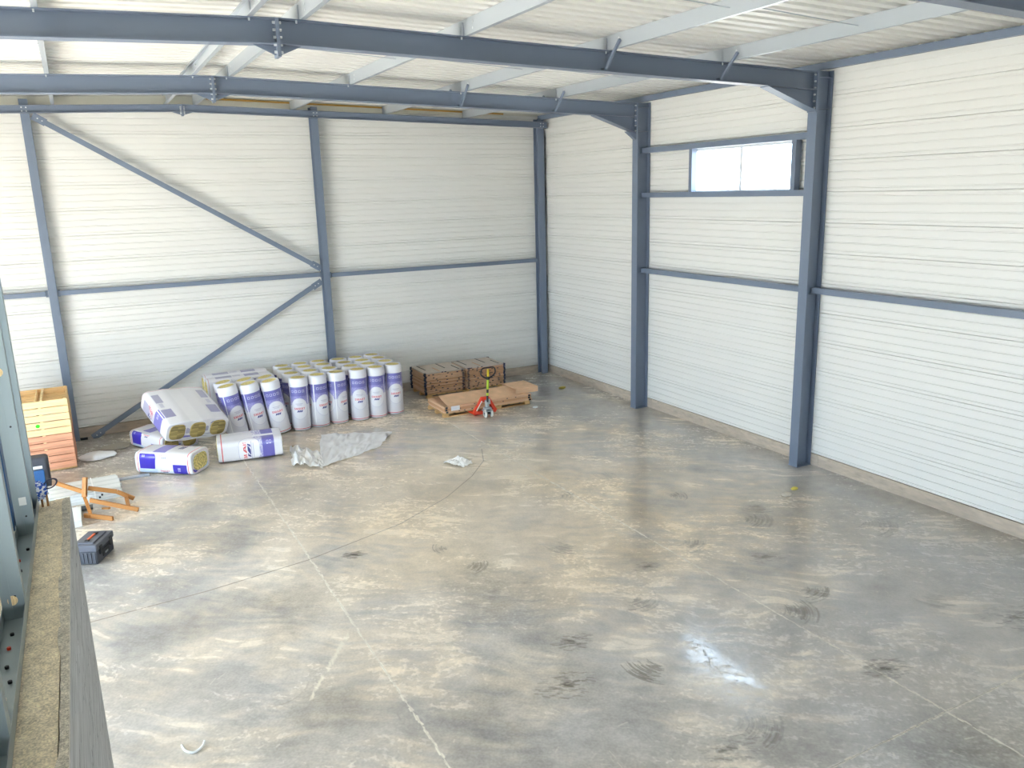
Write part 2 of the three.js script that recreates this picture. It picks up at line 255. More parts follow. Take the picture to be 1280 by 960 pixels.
function rafter(z, s, label, small = false) {
  const xe = s > 0 ? -D : -18.33 + D, t = thing('steel_rafter', label, 'rafter', [xe, small ? 6.74 : 6.25, z], 0, 'roof rafters');
  const dep = small ? 0.15 : RD, w = small ? 0.14 : BW, tf = small ? 0.01 : 0.014, xr = RX + s * 0.02, x0 = small ? (s > 0 ? -0.06 : -18.27) : xe - s * 0.022;
  const off = small ? 0.02 : 0, strip = (a, b, w2, xA = x0, xB = xr) => prism([[xA, topY(xA) - off - a], [xB, topY(xB) - off - a], [xB, topY(xB) - off - b], [xA, topY(xA) - off - b]], w2, 'z').translate(0, 0, z - w2 / 2);
  wpart('flange', strip(0, tf, w), M.steel, t); wpart('flange', strip(dep - tf, dep, w), M.steel, t); wpart('web', strip(tf, dep - tf, 0.01), M.steel, t);
  // ridge splice: end plate, bolts and a small triangular gusset under the flange
  const yr = topY(RX) - off, pe = small ? 0.09 : 0.14;
  wpart('end_plate', span(...[xr, xr - s * 0.019].sort((a, b) => a - b), yr - dep - pe, yr - 0.002, z - w / 2, z + w / 2), M.steel, t);
  wpart('gusset', prism([[xr, yr - dep - pe + 0.02], [xr, yr - dep - 0.004], [xr + s * (small ? 0.2 : 0.26), yr - dep - 0.008]], 0.014, 'z').translate(0, 0, z - 0.007), M.steel, t);
  for (let i = 0; i < 5; i++) for (const q of [-1, 1]) bolt(boltG, xr + s * 0.015, yr - 0.05 - i * (dep + pe - 0.1) / 4, z + q * w * 0.3, t);
  if (small) { for (const px of s > 0 ? [-6.275, -0.215] : [-12.135]) for (const a of [-0.04, 0.04]) for (const b of [-0.035, 0.035]) bolt(boltZ, px + a, topY(px) - 0.095 + b, z + 0.012, t); return t; }
  wpart('end_plate', span(...[xe, xe - s * 0.022].sort((a, b) => a - b), 6.25, 6.9, z - BW / 2, z + BW / 2), M.steel, t);
  for (let i = 0; i < 6; i++) for (const q of [-1, 1]) bolt(boltG, xe - s * 0.034, 6.84 - i * 0.105, z + q * 0.06, t);
  // haunch at the column
  const xh = xe - s * 1.1, yb = (x) => topY(x) - RD;
  wpart('haunch_web', prism([[x0, 6.285], [xh, yb(xh)], [x0, yb(x0) - 0.001]], 0.01, 'z').translate(0, 0, z - 0.005), M.steel, t);
  wpart('haunch_flange', prism([[x0, 6.27], [xh, yb(xh) - 0.014], [xh, yb(xh)], [x0, 6.284]], BW, 'z').translate(0, 0, z - BW / 2), M.steel, t);
  // knee struts up to the purlins, and the bracket under the haunch
  if (z < 15 && s > 0) for (const x of [-4.55, -2.41]) for (const q of [1, -1]) {
    const k = wpart('knee_strut', bar([x - 0.03, yb(x) + 0.03, z + q * 0.07], [x - 0.03, topY(x) + 0.09, z + q * 0.42], 0.035, 0.035), M.steel, t);
    wpart('strut_foot', span(x - 0.07, x + 0.01, yb(x) + 0.015, yb(x) + 0.05, ...(q > 0 ? [z + 0.012, z + 0.09] : [z - 0.09, z - 0.012])), M.steel, t);
  }
  if (z < 5 && s > 0) wpart('corner_bracket', prism([[-0.62, 6.30], [-0.37, 6.30], [-0.37, 6.12]], 0.1, 'z').translate(0, 0, z - 0.05), M.steel, t);
  return t;
}
const FZ = [4.7, 9.67, 14.64, 19.61, 24.6];
const colLabels = ['dark grey steel column standing between the room corner and the high window', 'dark grey steel column on the side of the window away from the corner', 'dark grey steel column at the wall, next after the two flanking the window'];
FZ.forEach((z, i) => { portalColumn(z, 1, colLabels[i] ?? 'dark grey steel column at the panelled wall in the front half of the hall'); portalColumn(z, -1, 'dark grey steel column at the wall with the open doorways'); });
FZ.forEach((z, i) => {
  rafter(z, 1, ['deep dark grey rafter on the column between the corner and the window', 'deep dark grey rafter on the column at the window side away from the corner', 'deep dark grey rafter on the column next after the two beside the window'][i] ?? `deep dark grey rafter of the ${['', '', '', 'fourth', 'last'][i]} frame, window side`);
  rafter(z, -1, ['deep dark grey rafter beyond the ridge from the window, next to the back wall', 'deep dark grey rafter beyond the ridge from the window, second from the back wall', 'deep dark grey rafter beyond the ridge from the window, third from the back wall'][i] ?? `deep dark grey rafter of the ${['', '', '', 'fourth', 'last'][i]} frame, doorway side`);
});
// end frame against the back wall
rafter(0.34, 1, 'slim dark grey end rafter atop the back wall, window side of the ridge', true);
rafter(0.34, -1, 'slim dark grey end rafter along the top of the back wall, away from the window', true);
function gablePost(x, top, label, w = 0.16) {
  const t = thing('gable_post', label, 'post', [x, 0, 0.14], 0, 'end wall posts');
  wpart('flange', span(x - w / 2, x + w / 2, 0, top, 0.238, 0.25), M.steel, t);
  wpart('flange', span(x - w / 2, x + w / 2, 0, top, 0.02, 0.032), M.steel, t);
  wpart('web', span(x - 0.005, x + 0.005, 0, top, 0.032, 0.238), M.steel, t);
  return t;
}
gablePost(-12.135, 7.16, 'dark grey steel post of the back wall beside the stacked wooden crates');
gablePost(-6.275, 7.13, 'dark grey steel post of the back wall behind the insulation rolls');
gablePost(-0.215, 6.95, 'dark grey steel post standing in the corner of the two panelled walls');
tag(part('corner_strip', [span(-0.128, -0.09, 0, 6.93, 0.1, 0.235), span(-0.09, -0.04, 0, 6.93, 0.1, 0.112)], M.steel), 'narrow dark strip running up beside the corner post', 'angle');  // plain dark strip drawn right of the corner post
// rails and diagonal braces of the back wall
const rail = (name, g, label, cat, grp, m = M.steel) => { const o = part(name, g, m); return tag(o, label, cat, grp); };
function girtX(x0, x1, y, label) {
  const t = thing('wall_girt', label, 'girt', [(x0 + x1) / 2, y, 0.17], 0, 'back wall girts');
  wpart('rail', span(x0 + 0.05, x1 - 0.05, y - 0.048, y + 0.048, 0.125, 0.225), M.steel, t);
  for (const [a, b] of [[x0, x0 + 0.05], [x1 - 0.05, x1]]) wpart('cleat', span(a, b, y - 0.07, y + 0.07, 0.16, 0.175), M.steel, t);
  return t;
}
girtX(-18.2, -12.22, 3.25, 'slim grey steel rail on the back wall behind the metal studs and crates');
girtX(-12.05, -6.36, 3.25, 'slim grey steel rail on the back wall meeting both diagonal braces');
girtX(-6.19, -0.30, 3.22, 'slim grey steel rail on the back wall between rolls post and corner post');
function brace(p, q, label) {
  const t = thing('diagonal_brace', label, 'brace', p, 0, 'diagonal braces of the back wall'), a = new THREE.Vector3(...p), b = new THREE.Vector3(...q), d = b.clone().sub(a).normalize();
  const at = (k, from) => from.clone().addScaledVector(d, k).toArray();
  wpart('tube', bar(at(0.22, a), at(-0.22, b), 0.06, 0.105), M.steel, t);
  for (const [f, s] of [[a, 1], [b, -1]]) { const g = wpart('gusset', bar(at(0, f), at(s * 0.26, f), 0.012, 0.15), M.steel, t); g.position.z += 0.045; for (const k of [0.1, 0.19]) { const c = f.clone().addScaledVector(d, s * k); bolt(boltZ, c.x, c.y, 0.247, t); } }
  return t;
}
brace([-12.01, 6.84, 0.19], [-6.4, 3.40, 0.19], 'grey steel diagonal brace running down from the roof to the rolls post');
brace([-6.41, 3.09, 0.19], [-11.80, 0.02, 0.19], 'grey steel diagonal brace running from the rolls post down to the floor');
// rails of the right wall and the trimmers round the window
function girtZ(z0, z1, y0, y1, label) {
  const t = thing('wall_girt', label, 'girt', [-0.13, y0, (z0 + z1) / 2], 0, 'window wall girts');
  wpart('rail', span(-0.2, -0.06, y0, y1, z0 + 0.03, z1 - 0.03), M.steel, t);
  for (const z of [z0, z1 - 0.06]) wpart('cleat', span(-0.22, -0.05, y0 - 0.012, y0 - 0.001, z, z + 0.06), M.steel, t);
  return t;
}
const H = BW / 2 + 0.002;
girtZ(4.7 + 0.01, 9.67 - 0.01, 3.2, 3.3, 'grey steel rail at mid height on the wall below the high window');
girtZ(9.67 + 0.01, 14.64 - 0.01, 3.2, 3.3, 'grey steel rail at mid height on the plain wall away from the window');
girtZ(14.64 + 0.01, 19.6, 3.2, 3.3, 'grey steel rail at mid height on the wall in the front half of the hall');
girtZ(4.7 + 0.01, 9.67 - 0.01, 5.84, 5.95, 'grey steel rail along the top of the high window');
girtZ(4.7 + 0.01, 9.67 - 0.01, 4.88, 4.985, 'grey steel rail along the bottom of the high window');
tag(part('window_trimmer', span(-0.19, -0.06, 4.986, 5.839, 6.33, 6.42), M.steel), 'short grey upright beside the window on the corner side', 'upright', 'window uprights');
tag(part('window_trimmer', span(-0.19, -0.06, 4.986, 5.839, 9.09, 9.19), M.steel), 'short grey upright beside the window away from the corner', 'upright', 'window uprights');
tag(part('eave_beam', [span(-0.2, -0.1, 7.028, 7.04, 0.1, 25.9), span(-0.2, -0.19, 6.94, 7.028, 0.1, 25.9), span(-0.2, -0.1, 6.928, 6.94, 0.1, 25.9)], M.steel), 'grey steel eave beam along the top of the window wall under the roof', 'beam', 'eave beams');
tag(part('eave_beam', [span(-18.23, -18.13, 6.928, 7.04, 0.1, 25.9)], M.steel), 'grey steel eave beam along the top of the doorway wall', 'beam', 'eave beams');
// galvanised purlins with cleats, tie rods and knee struts
const PURL = [[-0.27, 1], [2.39, 1], [4.63, 1], [6.78, 1], [0.27, -1], [-2.42, -1], [-4.63, -1], [-6.78, -1]];
const plabel = ['ridge purlin of galvanised steel, window side of the ridge', 'galvanised steel purlin, first from the ridge on the window side', 'galvanised steel purlin, second from the ridge on the window side', 'galvanised steel purlin closest to the window wall eave'];
PURL.forEach(([o, s], i) => {
  const x = i < 4 ? RX + Math.abs(o) : RX - Math.abs(o), y = topY(x);
  const t = thing('roof_purlin', i < 4 ? plabel[i] : plabel[i - 4].replace('window side', 'doorway side').replace('window wall', 'doorway wall'), 'purlin', [x, y, 13], 0, 'galvanised roof purlins');
  const f = s * 0.065, lip = s * 0.062;
  const q = (a, b, y0, y1) => span(Math.min(x + a, x + b), Math.max(x + a, x + b), y + y0, y + y1, 0.05, 25.95);
  wpart('channel', [q(0, s * 0.004, 0.002, 0.2), q(s * 0.004, f, 0.002, 0.006), q(s * 0.004, f, 0.196, 0.2), q(lip, f, 0.006, 0.022), q(lip, f, 0.18, 0.196)], M.galv, t);
  for (const z of FZ) { wpart('cleat', [span(x - 0.012 - 0.004, x - 0.002, y + 0.001, y + 0.17, z - 0.05, z + 0.05)], M.galv, t); wpart('cleat_foot', span(x - 0.07, x - 0.016, y + 0.0005, y + 0.008, z - 0.05, z + 0.05), M.galv, t); bolt(boltY, x - 0.045, y - 0.02, z + 0.085, t); for (const b of [0.06, 0.13]) bolt(boltG, x + s * 0.012, y + b, z + 0.33, t); }
});
for (const z of [7.2, 12.2, 17.1]) for (const [a, b, between] of [[-6.775, -4.535, 'first and second purlins, window side'], [-4.535, -2.385, 'second and last purlins, window side'], [-8.895, -6.775, 'ridge and first purlins, window side'], [-9.435, -11.585, 'ridge and first purlins, doorway side'], [-11.585, -13.795, 'first and second purlins, doorway side']]) {
  const bay = z < 10 ? 'window bay' : z < 15 ? 'next bay' : 'front bay';
  const t = thing('tie_rod', `tie rod in the ${bay} between ${between}`, 'tie rod', [a, topY(a) + 0.1, z], 0, 'tie rods between the purlins');
  const s = Math.sign(b - a), e = b + s * 0.05; wpart('rod', rod([a, topY(a) + 0.15, z], [e, topY(b) + 0.09, z], 0.007), M.galv, t); wpart('nut', cyl(0.04, 0.04, e, topY(b) + 0.09, z, 'x', 14), M.black, t);
}
// ---------------------------------------------------------------- insulation rolls
function rollPrint() {                                     // film print: u runs round the roll (1.35 m), v up the roll (1.2 m)
  const W = 1024, Hh = 1024, [c, g] = canvas(W, Hh), Y = (v) => (1 - v) * Hh;
  g.fillStyle = '#dddce3'; g.fillRect(0, 0, W, Hh); g.fillStyle = '#eeedf2'; g.fillRect(0, 0, W, Y(0.84));
  g.fillStyle = '#716fb2'; g.fillRect(0, Y(0.84), W, Y(0.66) - Y(0.84));
  for (let i = 0; i < 5200; i++) { const v = 0.66 - Math.pow(rnd(), 1.6) * 0.16, x = rnd() * W; g.fillStyle = rnd() < 0.5 ? '#7f7cbd' : '#9a98cc'; g.globalAlpha = 0.65; const r = rr(2, 8); g.beginPath(); g.moveTo(x - r, Y(v)); g.lineTo(x, Y(v) - r * 2); g.lineTo(x + r, Y(v)); g.lineTo(x, Y(v) + r * 2); g.fill(); }
  g.globalAlpha = 1;
  for (let k = 0; k < 3; k++) {
    const cx = (k + 0.5) * W / 3, cy = Y(0.43);
    g.fillStyle = '#e6e5ea'; g.beginPath(); g.ellipse(cx, cy, 150, 205, 0, 0, 7); g.fill();
    g.strokeStyle = '#c9c7d8'; g.lineWidth = 7; g.beginPath(); g.ellipse(cx, cy, 150, 205, 0, 0, 7); g.stroke();
    g.fillStyle = '#c9c7d4'; g.fillRect(cx - 62, cy - 104, 124, 14); g.fillRect(cx - 44, cy - 78, 88, 12);
    g.fillStyle = '#dd5f6b'; g.font = 'bold 58px sans-serif'; g.textAlign = 'center'; g.fillText('SMART', cx, cy + 18, 190);
    g.fillStyle = '#3d3f86'; for (let i = 0; i < 3; i++) { g.beginPath(); g.moveTo(cx - 46 + i * 30, cy + 66); g.lineTo(cx - 26 + i * 30, cy + 30); g.lineTo(cx - 2 + i * 30, cy + 30); g.lineTo(cx - 22 + i * 30, cy + 66); g.fill(); }
    g.strokeStyle = '#e9e8f4'; g.lineWidth = 5; for (let i = 0; i < 4; i++) g.strokeRect(cx - 120 + i * 62, Y(0.78), 34, 40);
    g.fillStyle = '#f4f4f7'; g.fillRect((k + 1) * W / 3 - 9, Y(0.86), 16, Y(0.1) - Y(0.86));
  }
  g.fillStyle = '#d8535c'; g.fillRect(0, Y(0.052), W, 12);
  return tex(c);
}
M.film = phys('#ffffff', 0.35, { map: rollPrint(), clearcoat: 0.5, clearcoatRoughness: 0.25 });
M.filmPlain = phys('#eeeef0', 0.35, { clearcoat: 0.5, clearcoatRoughness: 0.25 });
const RR = 0.213, RH = 1.2;
function rollGeo(k) {
  const pts = [[0, 0.002], [0.17, 0.0], [0.205, 0.012], [RR, 0.05], [RR, 0.5], [RR, 0.98], [RR - 0.002, 1.06], [RR, 1.12], [RR - 0.006, 1.175], [RR - 0.026, 1.2], [RR - 0.05, 1.2], [RR - 0.058, 1.18]];
  const g = new THREE.LatheGeometry(pts.map(([r, y]) => new THREE.Vector2(r, y)), 40), p = g.attributes.position, uv = g.attributes.uv;
  for (let i = 0; i < p.count; i++) { const x = p.getX(i), y = p.getY(i), z = p.getZ(i), a = Math.atan2(z, x); const s = 1 + (vn(Math.cos(a) * 2 + 9 * k + 40, Math.sin(a) * 2 + y * 2.5 + 40, 3) - 0.5) * 0.024 * Math.min(1, y * 3); p.setXYZ(i, x * s, y, z * s); uv.setY(i, y / RH); }
  g.computeVertexNormals(); return g;
}
const coreGeo = new THREE.CylinderGeometry(RR - 0.056, RR - 0.056, 0.05, 28).translate(0, 1.168, 0);
const rollProtos = [0, 1, 2].map((k) => { const o = new THREE.Group(); part('wrapper', rollGeo(k), M.film, o); part('wool_core', coreGeo, M.wool, o); return o; });
function roll(x, z, label, group, tilt = 0, k = Math.floor(rnd() * 3)) {
  const o = rollProtos[k].clone(); o.name = numbered('insulation_roll'); scene.add(o); tag(o, label, 'insulation roll', group);
  o.position.set(x, tilt ? RR * Math.sin(tilt) * 0.9 : 0, z); o.rotation.set(0, 0, tilt); o.rotateY(rr(0, 6.28)); return o;
}
const ROWN = ['front row', 'second row', 'third row', 'wall row'];
const CX = [-6.205, -5.765, -5.325], CZ = [1.98, 1.5, 1.02, 0.55], face = [3.05, 2.8, 3.3];
CZ.forEach((z, j) => CX.forEach((x, i) => { const r = roll(x + rr(-0.005, 0.005) - j * 0.012, z + (i === 2 ? -0.07 : 0), j ? `upright roll, ${ROWN[j]} of the block beside the cardboard stack, ${['middle block side', 'in the middle', 'cardboard side'][i]}` : ['upright purple and white insulation roll in the front row beside the middle block', 'upright insulation roll, middle of the front row in the block beside the cardboard stack', 'upright purple and white insulation roll closest to the cardboard stack'][i], 'upright rolls beside the cardboard stack'); if (!j) r.rotation.y = [0.35, 0.15, 0.45][i] + 0.5; }));
const BXs = [-7.6, -7.155, -6.71], BZs = [2.05, 1.5, 0.98, 0.53];
BZs.forEach((z, j) => BXs.forEach((x, i) => { const r = roll(x + rr(-0.005, 0.005) - (j ? 0.02 : 0), z - (j ? 0.02 * i : 0.04 * i), j ? `upright roll, ${ROWN[j]} of the middle block, ${['leaning rolls side', 'in the middle', 'cardboard side'][i]}` : ['upright insulation roll in the front row of the middle block, next to the leaning rolls', 'upright insulation roll in the centre of the front row of the middle block', 'upright insulation roll ending the front row of the middle block, away from the leaning rolls'][i], 'upright rolls in the middle block'); if (!j) r.rotation.y = [-0.2, 0.9, 1.0][i] + 0.5; }));
for (const [i, x] of [-8.95, -8.50, -8.05].entries()) for (const [j, z] of [2.08, 1.63].entries()) {
  const r = roll(x, z, j ? ['leaning roll in the rear tilted row, on the tilted pack side', 'leaning roll in the rear tilted row, in the middle', 'leaning roll in the rear tilted row, on the upright rolls side'][i] : ['leaning insulation roll at the end of the tilted row, against the tilted pack', 'leaning insulation roll in the middle of the tilted front row', 'leaning insulation roll next to the upright middle block'][i], 'insulation rolls leaning sideways', 0.15);
  if (!j) { r.rotation.set(0, 0, 0.15); r.rotateY([0.9, 0.75, 0.45][i] + 0.5); }
}
// wrapped packs lying down: a rounded cross section swept along the roll axis (local x)
function packPrint(kind) {
  const W = 1024, Hh = 512, [c, g] = canvas(W, Hh);         // x: along the pack, y: round it
  g.fillStyle = '#e9e8ec'; g.fillRect(0, 0, W, Hh);
  const logo = (x, y, s, rot = 0) => { g.save(); g.translate(x, y); g.scale(1, 0.36); g.rotate(rot); g.fillStyle = '#d9525c'; g.font = `bold ${s}px sans-serif`; g.textAlign = 'center'; g.fillText('SMART', 0, 0); g.fillStyle = '#35377c'; for (let i = 0; i < 3; i++) { g.beginPath(); g.moveTo(-s + i * s * 0.6, s * 0.85); g.lineTo(-s * 0.6 + i * s * 0.6, s * 0.2); g.lineTo(-s * 0.15 + i * s * 0.6, s * 0.2); g.lineTo(-s * 0.55 + i * s * 0.6, s * 0.85); g.fill(); } g.restore(); };
  const marks = (x, y, w) => { g.strokeStyle = '#dcdcf2'; g.lineWidth = 4; for (let i = 0; i < 2; i++) g.strokeRect(x + i * w * 0.5, y, w * 0.28, w * 0.28); };
  if (kind === 'bale') {                                    // strong blue blocks
    // front of the bale is y 316..452, its top y 188..316
    for (const [x, y, w, h, col] of [[90, 322, 270, 74, '#3a2cb6'], [70, 396, 330, 58, '#cfdff5'], [690, 384, 250, 70, '#2d20a8'], [400, 396, 290, 58, '#e2e9f4'], [300, 196, 230, 100, '#7f79c8'], [90, 20, 280, 110, '#3b2fb4'], [690, 40, 240, 95, '#cfe0f6']]) { g.fillStyle = col; g.fillRect(x, y, w, h); }
    g.fillStyle = '#3a2cb6'; g.beginPath(); g.moveTo(360, 322); g.lineTo(400, 359); g.lineTo(360, 396); g.fill();
    marks(140, 340, 60); marks(780, 392, 50); logo(540, 350, 52); logo(540, 416, 52); logo(700, 240, 56);
    g.fillStyle = '#df4c55'; g.fillRect(958, 0, 14, Hh); g.fillRect(50, 0, 10, Hh);
  } else if (kind === 'slab') {
    for (let r = 0; r < 6; r++) { const y = r * 86; g.fillStyle = '#aeadc6'; g.fillRect(120 + (r % 2) * 30, y + 26, 250, 34); g.fillStyle = '#9d9bbd'; g.fillRect(600, y + 20, 230, 46); g.fillStyle = '#d0cfdc'; g.fillRect(420, y + 34, 120, 18); }
    g.fillStyle = '#7d79c4'; g.fillRect(560, 330, 260, 100); marks(640, 360, 60); logo(400, 384, 60, 0.3);
    g.fillStyle = '#f0eff2'; for (let r = 0; r < 6; r++) g.fillRect(0, r * 86 - 4, W, 8);
    g.fillStyle = '#d8a0a6'; g.fillRect(26, 0, 8, Hh);
  } else {                                                  // two roll pack
    for (const y of [0, 256]) { g.fillStyle = '#6a66b6'; g.fillRect(700, y, 190, 256); for (let i = 0; i < 800; i++) { g.globalAlpha = 0.6; g.fillStyle = '#8a87c6'; const x = 700 - Math.pow(rnd(), 1.5) * 150; g.fillRect(x, y + rnd() * 256, rr(3, 10), rr(3, 10)); } g.globalAlpha = 1;
      g.fillStyle = '#f2f1f5'; g.beginPath(); g.ellipse(490, y + 128, 165, 105, 0, 0, 7); g.fill(); g.strokeStyle = '#b7b5cf'; g.lineWidth = 5; g.stroke(); logo(450, y + 128, 74, -Math.PI / 2); g.fillStyle = '#c8c6d6'; g.fillRect(520, y + 80, 14, 96); g.fillRect(550, y + 96, 12, 66); marks(770, y + 90, 90);
      g.fillStyle = '#f2f2f6'; g.fillRect(560, y + 4, 330, 9); }
    g.fillStyle = '#dc4650'; g.fillRect(62, 0, 14, Hh);
  }
  return tex(c);
}
const PM = { bale: phys('#fff', 0.35, { map: packPrint('bale'), clearcoat: 0.4 }), slab: phys('#fff', 0.35, { map: packPrint('slab'), clearcoat: 0.4 }), pair: phys('#fff', 0.35, { map: packPrint('pair'), clearcoat: 0.4 }) };
function packShape(L, T, Wd, waves, open) {                  // swept skin: local x length L, y height T from 0, z width Wd
  const n = 64, st = [[-0.5, 0.90], [-0.497, 0.95], [-0.48, 0.99], [-0.3, 1], [0, 1.006], [0.3, 1], [0.48, 0.99], [0.497, 0.95], [0.5, 0.90]], pos = [], uv = [], idx = [];
  const sec = (a, s) => { const e = 0.42, ca = Math.cos(a), sa = Math.sin(a); let z = Math.sign(ca) * Math.pow(Math.abs(ca), e) * Wd / 2, y = Math.sign(sa) * Math.pow(Math.abs(sa), e) * T / 2; if (waves > 1) y *= 1 - 0.07 * (0.5 - 0.5 * Math.cos(2 * Math.PI * waves * (z / Wd + 0.5) + Math.PI * 2)) ** 1 - 0.0; return [y * s, z - Math.sign(z) * (1 - s) * T / 2]; };
  if (waves > 1) { /* rolls bulge, film dips between them */ }
  for (const [t, s] of st) for (let i = 0; i <= n; i++) { const a = i / n * 2 * Math.PI - Math.PI / 2, [y, z] = sec(a, s); const w = 1 + (vn(t * 6 + 50, i * 0.5 + 20, 8) - 0.5) * 0.02; pos.push(t * L, T / 2 + y * w, z); uv.push(t + 0.5, i / n); }
  for (let r = 0; r < st.length - 1; r++) for (let i = 0; i < n; i++) { const a = r * (n + 1) + i, b = a + n + 1; idx.push(a, b, a + 1, b, b + 1, a + 1); }
  for (const [e, flipd] of [[0, 0], [st.length - 1, 1]]) { const base = e * (n + 1), cI = pos.length / 3; pos.push(st[e][0] * L + (e ? -0.012 : 0.012), T / 2, 0); uv.push(0.005, 0.5); for (let i = 0; i < n; i++) flipd ? idx.push(base + i, cI, base + i + 1) : idx.push(base + i, base + i + 1, cI); }
  const g = new THREE.BufferGeometry(); g.setAttribute('position', new THREE.Float32BufferAttribute(pos, 3)); g.setAttribute('uv', new THREE.Float32BufferAttribute(uv, 2)); g.setIndex(idx); g.computeVertexNormals(); return g;
}
function coreShape(h, w, x) { const s = new THREE.Shape(), n = 28; for (let i = 0; i < n; i++) { const a = i / n * 6.2832, c = Math.cos(a), q = Math.sin(a), p = [Math.sign(c) * Math.abs(c) ** 0.6 * w / 2, Math.sign(q) * Math.abs(q) ** 0.6 * h / 2]; i ? s.lineTo(...p) : s.moveTo(...p); } return new THREE.ExtrudeGeometry(s, { depth: 0.03, bevelEnabled: true, bevelSize: 0.012, bevelThickness: 0.01, bevelSegments: 2 }).rotateY(Math.PI / 2).translate(x, 0, 0); }
function pack(name, label, group, L, T, Wd, cores, mat, coreMat) {
  const t = thing(name, label, 'insulation pack', [0, 0, 0], 0, group);
  part('film_wrap', packShape(L, T, Wd, cores, true), mat, t);
  for (const s of [1, -1]) for (let i = 0; i < cores; i++) part('wool_core', coreShape(T * 0.66, Wd / cores * 0.68, 0).translate(s > 0 ? L / 2 - 0.03 : -L / 2 - 0.0, T / 2, (i - (cores - 1) / 2) * Wd / cores * 0.97), coreMat, t);
  return t;
}
const bale = pack('insulation_bale', 'single insulation bale with bright blue blocks, its wool end showing, on the floor', undefined, 1.2, 0.44, 0.62, 1, PM.bale, M.wool);
bale.position.set(-10.46, 0, 3.55); bale.rotation.y = -0.69;
const pair = pack('insulation_pack', 'white and purple wrapped pack of two rolls lying beside the plastic sheet', undefined, 1.24, 0.45, 0.8, 2, PM.pair, M.wool);
pair.position.set(-8.98, 0, 3.42); pair.rotation.y = -0.13;
const slab = pack('insulation_pack', 'large white wrapped pack of three rolls tilted up behind the blue bale', undefined, 1.26, 0.5, 1.32, 3, PM.slab, M.woolDark);
slab.position.set(-10.08, 0.56, 2.2); slab.rotation.order = 'YXZ'; slab.rotation.set(-0.1, -1.25, -0.40);
const slab2 = pack('insulation_pack', 'white wrapped pack with purple patches lying under the tilted pack', undefined, 1.2, 0.4, 0.85, 2, PM.bale, M.woolDark);
slab2.position.set(-10.45, 0, 1.75); slab2.rotation.y = -1.1;
for (const [z, l] of [[1.02, 'white wrapped pack standing on edge directly behind the leaning rolls'], [0.56, 'white wrapped pack standing on edge by the back wall behind the leaning rolls']]) { const s = pack('insulation_pack', l, 'packs standing on edge', 1.42, 0.42, 1.18, 3, PM.slab, M.wool); s.rotation.x = Math.PI / 2; s.position.set(-8.7, 0.6, z - 0.21); }

// ---------------------------------------------------------------- stacked wooden crates with a loose pallet below
{ const W = 1.2, Dp = 1.25, h = 0.126, gap = 0.013;
  const gF = rb(W, h, 0.022, 0.003), gS = rb(0.022, h, Dp - 0.046, 0.003), gC = bx(0.045, h + gap, 0.045), gM = bx(0.05, 0.02, 0.03), gSl = bx(W - 0.06, 0.012, 0.18), gDiv = bx(0.02, h - 0.02, Dp - 0.05);
  const p = thing('wood_pallet', 'thin pale wooden pallet under the stack of wooden crates', 'pallet', [-12.72, 0, 1.74]);
  for (const z of [-0.5, 0, 0.5]) part('skid', bx(W, 0.03, 0.1, 0, 0.015, z), M.pallet, p);
  for (let i = 0; i < 6; i++) part('board', bx(0.15, 0.018, Dp, -0.52 + i * 0.208, 0.0395, 0), M.pallet, p);
  for (let i = 0; i < 10; i++) {
    const y0 = 0.05 + i * (h + gap), pink = i < 5, m1 = pink ? M.woodPink : M.woodYellow, m2 = pink ? M.woodPink2 : M.woodYellow2;
    const ord = ['lowest', 'second', 'third', 'fourth', 'fifth'][i % 5];
    const t = thing('wooden_crate', i === 9 ? 'pale yellow wooden crate on top of the stack, open with a divider' : i === 6 ? 'pale yellow wooden crate with a round green sticker in the stack' : `${pink ? 'reddish' : 'pale yellow'} wooden crate, ${ord} of the ${pink ? 'reddish' : 'yellow'} ones in the stack`, 'crate', [-12.72 + rr(-0.006, 0.006), y0, 1.74 + rr(-0.006, 0.006)], 0, 'stacked wooden crates');
    part('front_board', gF, m1, t).position.set(0, h / 2, Dp / 2 - 0.011); part('rear_board', gF, m2, t).position.set(0, h / 2, -Dp / 2 + 0.011);
    for (const s of [-1, 1]) part('side_board', gS, s > 0 ? m2 : m1, t).position.set(s * (W / 2 - 0.011), h / 2, 0);
    for (const sx of [-1, 1]) for (const sz of [-1, 1]) { const c = part('corner_post', gC, m2, t); c.position.set(sx * (W / 2 - 0.045), (h + gap) / 2, sz * (Dp / 2 - 0.045)); }
    if (i < 9) part('spacer', gM, M.woodYellow, t).position.set(0.12, h + gap / 2 - 0.004, Dp / 2 - 0.012);
    part('divider', gDiv, m1, t).position.set(0.05, h / 2, 0);
    if (i === 9 || i === 0) for (let k = 0; k < 5; k++) part('bottom_slat', gSl, m2, t).position.set(0, 0.008, -0.48 + k * 0.24);
    if (i === 9) { part('top_rail', bx(0.04, 0.02, Dp - 0.05, 0.16, h + 0.004, 0), m1, t); }
    if (i === 6) part('sticker', cyl(0.036, 0.003, 0.04, h / 2, Dp / 2 + 0.0015, 'z', 24), M.green, t);
  } }

